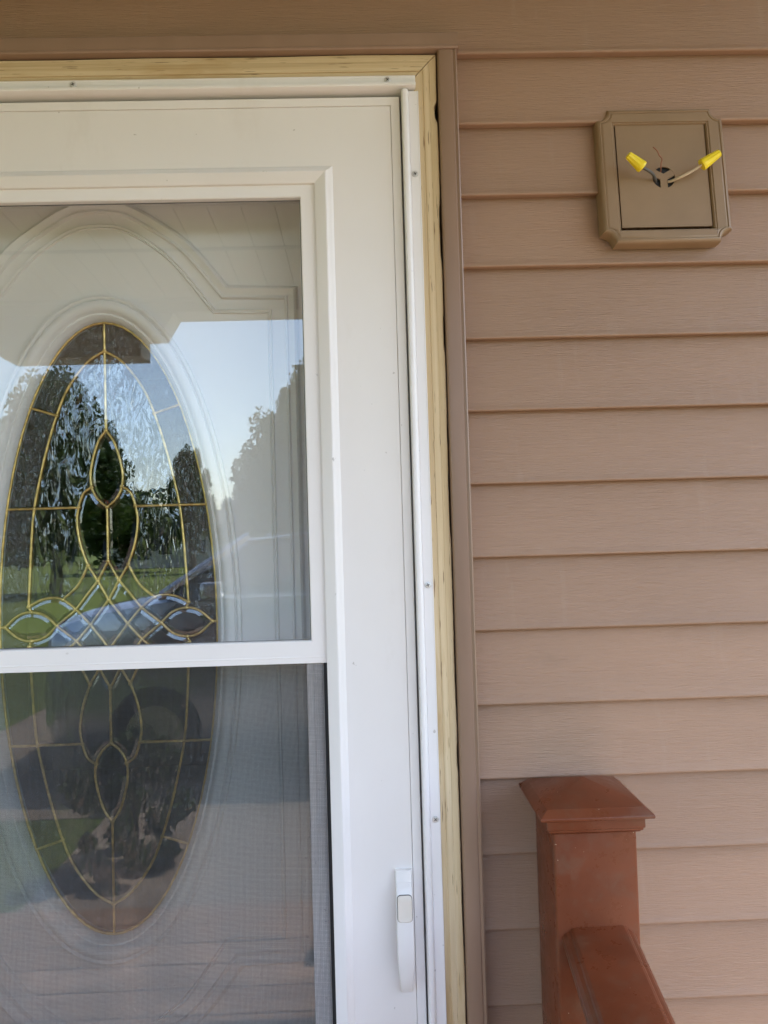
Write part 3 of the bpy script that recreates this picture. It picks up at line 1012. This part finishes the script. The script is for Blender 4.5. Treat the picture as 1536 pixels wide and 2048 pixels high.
# cover plate with a round three-part knockout
CW, CHh = 0.0632, 0.0764
HC = (0.0005, -0.0030)
HR = 0.0160
PW = 0.0042
m = MB()
n = 64
circ, rec = [], []
for k in range(n):
    a = 2 * math.pi * k / n
    c_, s_ = math.cos(a), math.sin(a)
    circ.append((HC[0] + HR * c_, HC[1] + HR * s_))
    tx = ((CW - HC[0]) / c_) if c_ > 1e-6 else ((-CW - HC[0]) / c_ if c_ < -1e-6 else 9)
    tz = ((CHh - HC[1]) / s_) if s_ > 1e-6 else ((-CHh - HC[1]) / s_ if s_ < -1e-6 else 9)
    t = min(tx, tz)
    rec.append((HC[0] + t * c_, HC[1] + t * s_))
for c in ((CW, CHh), (CW, -CHh), (-CW, -CHh), (-CW, CHh)):
    i = min(range(n), key=lambda q: (rec[q][0] - c[0]) ** 2 + (rec[q][1] - c[1]) ** 2)
    rec[i] = c
m.loft([[bp(x, z, PW - 0.002) for x, z in circ], [bp(x, z, PW) for x, z in circ], [bp(x, z, PW) for x, z in rec], [bp(x, z, PW - 0.003) for x, z in rec]], caps=False)
# three spokes and hub
for ang in (150, 30, 270):
    a = R(ang)
    ux, uz = math.cos(a), math.sin(a)
    hw_ = 0.0050
    q = [(HC[0] + ux * (HR + 0.001) - uz * hw_, HC[1] + uz * (HR + 0.001) + ux * hw_), (HC[0] - uz * hw_ * 1.0 , HC[1] + ux * hw_), (HC[0] + uz * hw_, HC[1] - ux * hw_), (HC[0] + ux * (HR + 0.001) + uz * hw_, HC[1] + uz * (HR + 0.001) - ux * hw_)]
    dz = 0.00005 * (ang / 90)
    m.loft([[bp(x, z, PW - 0.0022) for x, z in q], [bp(x, z, PW - 0.0003 - dz) for x, z in q]])
cov = m.build('cover_plate', M['block'], mb, smooth=30)
bxh = ((-0.02, -0.023), (0.021, -0.023), (0.021, 0.017), (-0.02, 0.017))
MB().loft([[bp(x, z, -0.0012) for x, z in bxh], [bp(x, z, 0.0003) for x, z in bxh]]).build('hole_shade_plate', M['dark'], mb, smooth=0)  # near-black plate whose colour stands in for the deep shade of the hole
# wires and nuts
def wire(pts, r, mat, nut=None):
    pts = [(a_, b_ - 0.004, c_) for a_, b_, c_ in pts]
    w = MB().tube([bp(*p) for p in spline(pts, 6)], r, 8).build('wire', mat, mb, smooth=60)
    if nut:
        a, b = [Vector(bp(q[0], q[1] - 0.004, q[2])) for q in nut]
        ax = (b - a).normalized()
        L = (b - a).length
        u = ax.orthogonal().normalized()
        v = ax.cross(u)
        rows = []
        nn = 36
        for t, r0, flute in ((-0.004, 0.0066, 0), (0.0, 0.0078, 0), (0.06, 0.0081, 0), (0.14, 0.0080, 0.0), (0.2, 0.0077, 0.0006), (0.55, 0.0066, 0.0009), (0.9, 0.0054, 0.0007), (0.97, 0.0050, 0.0002), (1.0, 0.0040, 0)):
            row = []
            for k in range(nn):
                an = 2 * math.pi * k / nn
                rad = r0 - flute * (0.5 + 0.5 * math.cos(an * 9))
                # two little finger wings near the open end
                rad += 0.0012 * max(0, math.cos(an * 1.0)) ** 12 * (1 if 0 < t < 0.5 else 0)
                row.append(a + ax * (L * t) + u * (rad * math.cos(an)) + v * (rad * math.sin(an)))
            rows.append(row)
        nt = MB()
        nt.loft(rows)
        o = nt.build('wire_nut', M['nut'], w, smooth=32)
    return w
wire([(-0.010, -0.004, 0.0006), (-0.0125, -0.003, 0.006), (-0.019, 0.0005, 0.015), (-0.029, 0.0040, 0.021), (-0.040, 0.0075, 0.025)], 0.0021, M['wire_b'], ((-0.0365, 0.0060, 0.0245), (-0.0580, 0.0210, 0.031)))
wire([(0.006, -0.004, 0.0006), (0.010, -0.0055, 0.006), (0.020, -0.0045, 0.016), (0.034, 0.001, 0.022), (0.044, 0.0065, 0.025), (0.050, 0.0105, 0.027)], 0.0019, M['wire_w'], ((0.0455, 0.0070, 0.0255), (0.0690, 0.0215, 0.032)))
wire([(-0.002, 0.010, 0.0006), (-0.0035, 0.013, 0.006), (-0.0050, 0.018, 0.012), (-0.0045, 0.023, 0.015), (-0.0090, 0.028, 0.017), (-0.0110, 0.034, 0.017), (-0.0170, 0.0395, 0.018)], 0.00085, M['copper'])

# ------------------------------------------------------------------ railing: post sleeve, cap, sloping hand rail, balusters
rl = empty('porch_railing', (0.265, -0.08, 0), 'reddish brown vinyl porch railing with capped post and handrail against the siding', 'railing')
PX0, PX1, PY0, PY1 = 0.2140, 0.3158, -0.1300, -0.0282
m = MB().box(PX0, PX1, PY0, PY1, 0.0, 1.0640)
m.build('post', M['red'], rl, bevel=0.0035, seg=3)
PCX, PCY = 0.5 * (PX0 + PX1), 0.5 * (PY0 + PY1)
def sq(h, z):
    return [(PCX - h, PCY - h, z), (PCX + h, PCY - h, z), (PCX + h, PCY + h, z), (PCX - h, PCY + h, z)]
m = MB()
m.loft([sq(0.0513, 1.0575), sq(0.0535, 1.0575), sq(0.0555, 1.0598), sq(0.0572, 1.0605), sq(0.0572, 1.0632), sq(0.0592, 1.0640), sq(0.0592, 1.0755), sq(0.0600, 1.0765), sq(0.0672, 1.0770), sq(0.0684, 1.0782), sq(0.0684, 1.0808), sq(0.0674, 1.0822), sq(0.0600, 1.0880), sq(0.0592, 1.0892), sq(0.0300, 1.1000), sq(0.002, 1.1085)])
m.build('post_cap', M['red'], rl, bevel=0.0007, seg=2, smooth=25)
# hand rail: top-rail section swept along its run
A0 = Vector((0.2650, PY0 + 0.0005, 0.9415))
dirv = Vector((-0.061844, -0.990428, -0.123402)).normalized()
RLEN = 1.78
def railsec(p, kx=1.0):
    w = 0.0445
    pts = [(-0.030, -0.046), (-0.030, -0.020), (-w + 0.006, -0.016), (-w, -0.011), (-w, -0.0075), (-w + 0.0015, -0.0045), (-w + 0.005, -0.0015), (-w + 0.009, 0.0002), (-w + 0.0105, 0.0022), (-w + 0.0135, 0.0040), (-w + 0.0165, 0.0046)]
    full = pts + [(-x, z) for x, z in reversed(pts)]
    return [(p.x + x, p.y, p.z + z) for x, z in full]
m = MB().loft([railsec(A0 + dirv * (RLEN * i / 8)) for i in range(9)])
m.build('hand_rail', M['red'], rl, smooth=16)
lo = Vector((0, 0, -0.78))
m = MB().loft([[(p.x - 0.025, p.y, p.z), (p.x + 0.025, p.y, p.z), (p.x + 0.025, p.y, p.z + 0.07), (p.x - 0.025, p.y, p.z + 0.07)] for p in (A0 + lo, A0 + lo + dirv * RLEN)])
m.build('bottom_rail', M['red'], rl, smooth=30)
for i in range(1, 15):
    p = A0 + dirv * (i * 0.118)
    MB().box(p.x - 0.016, p.x + 0.016, p.y - 0.016, p.y + 0.016, p.z - 0.73, p.z - 0.044).build('baluster', M['red'], rl, smooth=0)
p = A0 + dirv * (RLEN + 0.045)
MB().box(p.x - 0.05, p.x + 0.05, p.y - 0.05, p.y + 0.05, -0.3, p.z + 0.10).build('post', M['red'], rl, bevel=0.004)

# added guard rail, out of view, put in for deck shadows and dark reflections
def guard(xa, xb, label):
    gr_ = empty('added_guard_rail', (0.5 * (xa + xb), -1.90, 0), label, 'railing')
    n_ = int((xb - xa) / 0.115)
    for z0_, z1_, hw_, nm_ in ((0.74, 0.79, 0.042, 'hand_rail'), (0.09, 0.14, 0.025, 'bottom_rail')):
        MB().box(xa + 0.05, xb - 0.05, -1.90 - hw_, -1.90 + hw_, z0_, z1_).build(nm_, M['red'], gr_, bevel=0.006)
    for i in range(1, n_):
        x = xa + (xb - xa) * i / n_
        MB().box(x - 0.017, x + 0.017, -1.917, -1.883, 0.141, 0.739).build('baluster', M['red'], gr_, smooth=0)
    for x in (xa, xb):
        MB().box(x - 0.05, x + 0.05, -1.95, -1.85, 0.0, 0.90).loft([[(x + sx * h_, -1.90 + sy * h_, z) for sx, sy in ((-1, -1), (1, -1), (1, 1), (-1, 1))] for h_, z in ((0.066, 0.902), (0.066, 0.915), (0.06, 0.925), (0.004, 0.95))]).build('post', M['red'], gr_, bevel=0.003)
guard(-3.5, -1.85, 'added guard rail beside the porch steps, out of view, shading the deck')
# ------------------------------------------------------------------ what the glass mirrors: car, trees, house
car = empty('parked_car', (-0.35, -5.75, GZ), 'dark parked car on the driveway, mirrored in the leaded oval', 'car')
cz0 = GZ
def carsec(x, hw, z0_, z1_, tum=0.0, n=5):
    y = -5.75
    r_ = 0.10
    return [(x, y - hw + 0.06, z0_), (x, y - hw, z0_ + 0.12), (x, y - hw, z1_ - 0.22), (x, y - hw + 0.03 + tum, z1_ - 0.05), (x, y - hw + 0.14 + tum, z1_),
            (x, y + hw - 0.14 - tum, z1_), (x, y + hw - 0.03 - tum, z1_ - 0.05), (x, y + hw, z1_ - 0.22), (x, y + hw, z0_ + 0.12), (x, y + hw - 0.06, z0_)]
CZ = 0.11
bodyst = [(-2.55, 0.60, 0.42, 0.90), (-2.51, 0.74, 0.30, 1.06), (-2.40, 0.86, 0.24, 1.20), (-2.15, 0.91, 0.20, 1.29), (-1.75, 0.93, 0.20, 1.36), (-1.4, 0.94, 0.20, 1.40), (0.4, 0.95, 0.20, 1.42), (1.6, 0.94, 0.20, 1.43), (1.9, 0.90, 0.26, 1.42), (2.02, 0.80, 0.34, 1.36)]
m = MB().loft([carsec(x, hw, cz0 + a, cz0 + b) for x, hw, a, b in bodyst])
body = m.build('body', M['carpaint'], car, smooth=50, bevel=0.0)
def ghsec(x, hw, zb, zt, hwt):
    y = -5.75
    return [(x, y - hw, zb), (x, y - hwt - 0.03, zt - 0.05), (x, y - hwt + 0.08, zt), (x, y + hwt - 0.08, zt), (x, y + hwt + 0.03, zt - 0.05), (x, y + hw, zb)]
m = MB().loft([ghsec(-1.60, 0.86, cz0 + 1.36, cz0 + 1.385, 0.80), ghsec(-0.95, 0.85, cz0 + 1.37, cz0 + 1.80, 0.66), ghsec(-0.2, 0.85, cz0 + 1.37, cz0 + 1.87, 0.68), ghsec(1.2, 0.85, cz0 + 1.37, cz0 + 1.86, 0.66), ghsec(1.85, 0.82, cz0 + 1.37, cz0 + 1.42, 0.76)])
m.build('windows', M['carglass'], car, smooth=40)
m = MB().loft([[(x, -5.75 + q, cz0 + z - abs(q) ** 2 * 0.09) for q in (-0.66, -0.4, 0, 0.4, 0.66)] + [(x, -5.75 + q, cz0 + z - 0.05) for q in (0.6, -0.6)] for x, z in ((-0.95, 1.825), (-0.2, 1.90), (0.6, 1.905), (1.25, 1.885))])
m.build('roof', M['carpaint'], car, smooth=50)
for sgn in (-1, 1):
    y = -5.75 + sgn * 0.765
    for (xa, ha, za), (xb, hb, zb) in (((-1.58, 0.855, 1.39), (-0.93, 0.70, 1.83)), ((0.0, 0.86, 1.39), (0.05, 0.70, 1.86)), ((1.20, 0.70, 1.85), (1.84, 0.83, 1.42))):
        MB().tube([(xa, -5.75 + sgn * ha, cz0 + za), (xb, -5.75 + sgn * hb, cz0 + zb)], 0.035, 6).build('pillar', M['carpaint'], car, smooth=60)
    MB().box(-1.25, -1.08, -5.75 + sgn * 0.98 - 0.09, -5.75 + sgn * 0.98 + 0.09, cz0 + 1.36, cz0 + 1.49).build('mirror', M['carpaint'], car, bevel=0.03)
    MB().box(-0.15, 0.05, -5.75 + sgn * 0.955 - 0.012, -5.75 + sgn * 0.955 + 0.012, cz0 + 1.10, cz0 + 1.13).build('door_handle', M['alloy'], car, bevel=0.006)
    MB().box(-2.47, -2.22, -5.75 + sgn * 0.66 - 0.12, -5.75 + sgn * 0.66 + 0.16 * 0.9, cz0 + 0.92, cz0 + 1.08).build('headlight', M['lamp'], car, bevel=0.03)
    MB().box(1.90, 2.035, -5.75 + sgn * 0.70 - 0.1, -5.75 + sgn * 0.70 + 0.1, cz0 + 0.95, cz0 + 1.2).build('tail_light', M['redlamp'], car, bevel=0.02)
    for wx in (-1.62, 1.28):
        yy = -5.75 + sgn * 0.86
        rows = [[(wx + rr * math.cos(a), yy + dy, cz0 + 0.36 + rr * math.sin(a)) for a in [2 * math.pi * k / 28 for k in range(28)]] for rr, dy in ((0.22, -0.11), (0.34, -0.11), (0.36, -0.07), (0.36, 0.07), (0.34, 0.11), (0.22, 0.11))]
        ty = MB().loft(rows, caps=False).build('wheel', M['tyre'], car, smooth=40)
        rows = [[(wx + rr * math.cos(a), yy + dy, cz0 + 0.36 + rr * math.sin(a)) for a in [2 * math.pi * k / 20 for k in range(20)]] for rr, dy in ((0.22, -0.09), (0.20, -0.10 * 0), (0.05, -0.02), (0.05, 0.02), (0.20, 0.0), (0.22, 0.09))]
        MB().loft(rows).build('rim', M['alloy'], ty, smooth=40)


def crown_mesh(name, seed, rx, rz, blobs, leaves, size, mat):
    rg = random.Random(seed)
    vs, fs = [], []
    cs_ = []
    for i in range(blobs):
        while True:
            p = Vector((rg.uniform(-1, 1), rg.uniform(-1, 1), rg.uniform(-1, 1)))
            if 0.35 < p.length < 1.0:
                break
        f = 1.0 - 0.25 * max(0, p.z)
        cs_.append((Vector((p.x * rx * f, p.y * rx * f, p.z * rz)), rg.uniform(0.11, 0.30) * rx))
    for c, r_ in cs_:
        for k in range(leaves):
            q = Vector((rg.gauss(0, 1), rg.gauss(0, 1), rg.gauss(0, 0.8)))
            q = q.normalized() * (r_ * rg.random() ** 0.45)
            p = c + q
            s_ = size * rg.uniform(0.6, 1.4)
            u = Vector((rg.gauss(0, 1), rg.gauss(0, 1), rg.gauss(0, 1))).normalized()
            v = u.orthogonal().normalized()
            v = (Matrix.Rotation(rg.uniform(0, 6.28), 3, u) @ v)
            b = len(vs)
            vs += [p - u * s_, p + v * s_ * 0.55, p + u * s_, p - v * s_ * 0.55]
            fs.append((b, b + 1, b + 2, b + 3))
    me = bpy.data.meshes.new(name)
    me.from_pydata([tuple(p) for p in vs], [], fs)
    me.materials.append(mat)
    return me, cs_


CR = [crown_mesh('crown', 1, 1.0, 1.0, 150, 380, 0.033, M['leaf1']), crown_mesh('crown', 2, 1.0, 1.0, 170, 380, 0.032, M['leaf2']), crown_mesh('crown', 4, 1.0, 0.95, 100, 420, 0.037, M['leaf1'])]
def tree(name, x, D, top, rad, kind, label, base_frac=0.18):
    y = -(D - 1.09)
    h = top - GZ
    t = empty(name, (x, y, GZ), label, 'tree', 'trees beyond the lawn')
    rz_ = h * (1 - base_frac) / 2
    czn = GZ + h * base_frac + rz_
    me, bl = CR[kind]
    c = bpy.data.objects.new('crown', me)
    COL.objects.link(c)
    c.parent = t
    c.location = (0, 0, czn - GZ)
    c.scale = (rad, rad, rz_)
    c.rotation_euler = (0, 0, x * 1.7)
    m = MB()
    tr = 0.035 * h
    m.tube([(x, y, GZ), (x + 0.1 * tr, y, GZ + h * 0.15), (x - 0.3 * tr, y, GZ + h * 0.4), (x, y, GZ + h * 0.72)], [tr, tr * 0.75, tr * 0.55, tr * 0.15], 8)
    rg = random.Random(int(x * 10))
    for k in range(6):
        a = k * 1.05 + rg.random()
        z0_ = GZ + h * (0.22 + 0.07 * k)
        m.tube([(x, y, z0_), (x + rad * 0.3 * math.cos(a), y + rad * 0.3 * math.sin(a), z0_ + h * 0.07), (x + rad * 0.7 * math.cos(a), y + rad * 0.7 * math.sin(a), z0_ + h * 0.16)], [tr * 0.35, tr * 0.25, tr * 0.06], 6)
    m.build('trunk', M['bark'], t, smooth=60)
    return t
def at(u, D):
    return (u - 734) / 1555 * D
tree('broadleaf_tree', at(118, 30), 30, 1.42 + (1077 - 752) / 1555 * 30, 2.6, 0, 'tall dark tree mirrored in the left half of the leaded oval')
tree('broadleaf_tree', at(-70, 34), 34, 1.42 + (1077 - 800) / 1555 * 34, 3.0, 2, 'tree mirrored at the left edge of the storm glass')
tree('broadleaf_tree', at(385, 46), 46, 1.42 + (1077 - 885) / 1555 * 46, 1.25, 2, 'small slim tree mirrored between the two larger trees')
tree('broadleaf_tree', at(648, 22), 22, 1.42 + (1077 - 750) / 1555 * 22, 2.2, 1, 'broad dark tree mirrored at the right of the clear storm glass', 0.12)
tree('broadleaf_tree', at(505, 26), 26, 1.42 + (1077 - 955) / 1555 * 26, 1.2, 2, 'low round tree mirrored left of the broad dark tree', 0.05)
tree('broadleaf_tree', at(900, 28), 28, 8.2, 3.4, 0, 'tree standing beyond the broad dark tree across the driveway')
tree('broadleaf_tree', at(255, 50), 50, 1.42 + (1077 - 965) / 1555 * 50, 3.2, 2, 'far low tree mirrored under the centre of the oval', 0.1)
tree('broadleaf_tree', at(-330, 30), 30, 9.0, 3.6, 1, 'tree beyond the lawn to the far side of the porch')
# distant wood as one mass
me, _ = crown_mesh('far_wood', 9, 1.0, 1.0, 10, 10, 0.05, M['leaf2'])
vs, fs = [], []
rg = random.Random(21)
for i in range(9000):
    a = rg.uniform(-75, 75)
    D = rg.uniform(75, 95)
    hmax = 4.2 + 2.2 * math.sin(a * 0.31) + 1.4 * math.sin(a * 0.83 + 1)
    p = Vector((D * math.sin(R(a)), -D * math.cos(R(a)), GZ + rg.random() ** 0.8 * max(2.5, hmax)))
    s_ = rg.uniform(0.3, 0.7)
    u = Vector((rg.gauss(0, 1), rg.gauss(0, 1), rg.gauss(0, 1))).normalized()
    v = u.orthogonal().normalized()
    b = len(vs)
    vs += [p - u * s_, p + v * s_ * 0.7, p + u * s_, p - v * s_ * 0.7]
    fs.append((b, b + 1, b + 2, b + 3))
me = bpy.data.meshes.new('far_wood')
me.from_pydata([tuple(p) for p in vs], [], fs)
me.materials.append(M['leaf2'])
fw = bpy.data.objects.new('far_wood', me)
COL.objects.link(fw)
fw['kind'] = 'stuff'
# shrub by the path
sb = empty('round_shrub', (-1.35, -3.35, GZ), 'dark green shrub beside the path, mirrored low in the screened oval', 'shrub')
me, _ = crown_mesh('foliage', 31, 1.0, 1.0, 26, 120, 0.09, M['leaf2'])
c = bpy.data.objects.new('foliage', me)
COL.objects.link(c)
c.parent = sb
c.location = (0, 0, 0.36)
c.scale = (0.36, 0.36, 0.36)
MB().tube([(-1.35, -3.35, GZ), (-1.34, -3.35, GZ + 0.35)], [0.03, 0.015], 6).build('stem', M['bark'], sb)
# neighbour's house far across the lawn
hx, hy = at(348, 62), -(62 - 1.09)
nh = empty('neighbour_house', (hx, hy, GZ), 'pale house across the lawn, tiny in the oval reflection', 'house')
MB().box(hx - 4.5, hx + 4.5, hy - 3, hy + 3, GZ, GZ + 2.7).build('wall', M['wall2'], nh, smooth=0)
MB().loft([[(hx + q, hy - 3.4, GZ + 2.7), (hx + q, hy, GZ + 4.4), (hx + q, hy + 3.4, GZ + 2.7)] for q in (-4.8, 4.8)]).build('roof', M['roof'], nh, smooth=0)
for q in (-2.8, 0.2, 2.7):
    w = MB().box(hx + q - 0.6, hx + q + 0.6, hy + 2.95, hy + 3.03, GZ + 0.9, GZ + 2.1).build('window', M['soffit'], nh, smooth=0)
    MB().box(hx + q - 0.5, hx + q + 0.5, hy + 3.0, hy + 3.05, GZ + 1.0, GZ + 2.0).build('pane', M['carglass'], w, smooth=0)
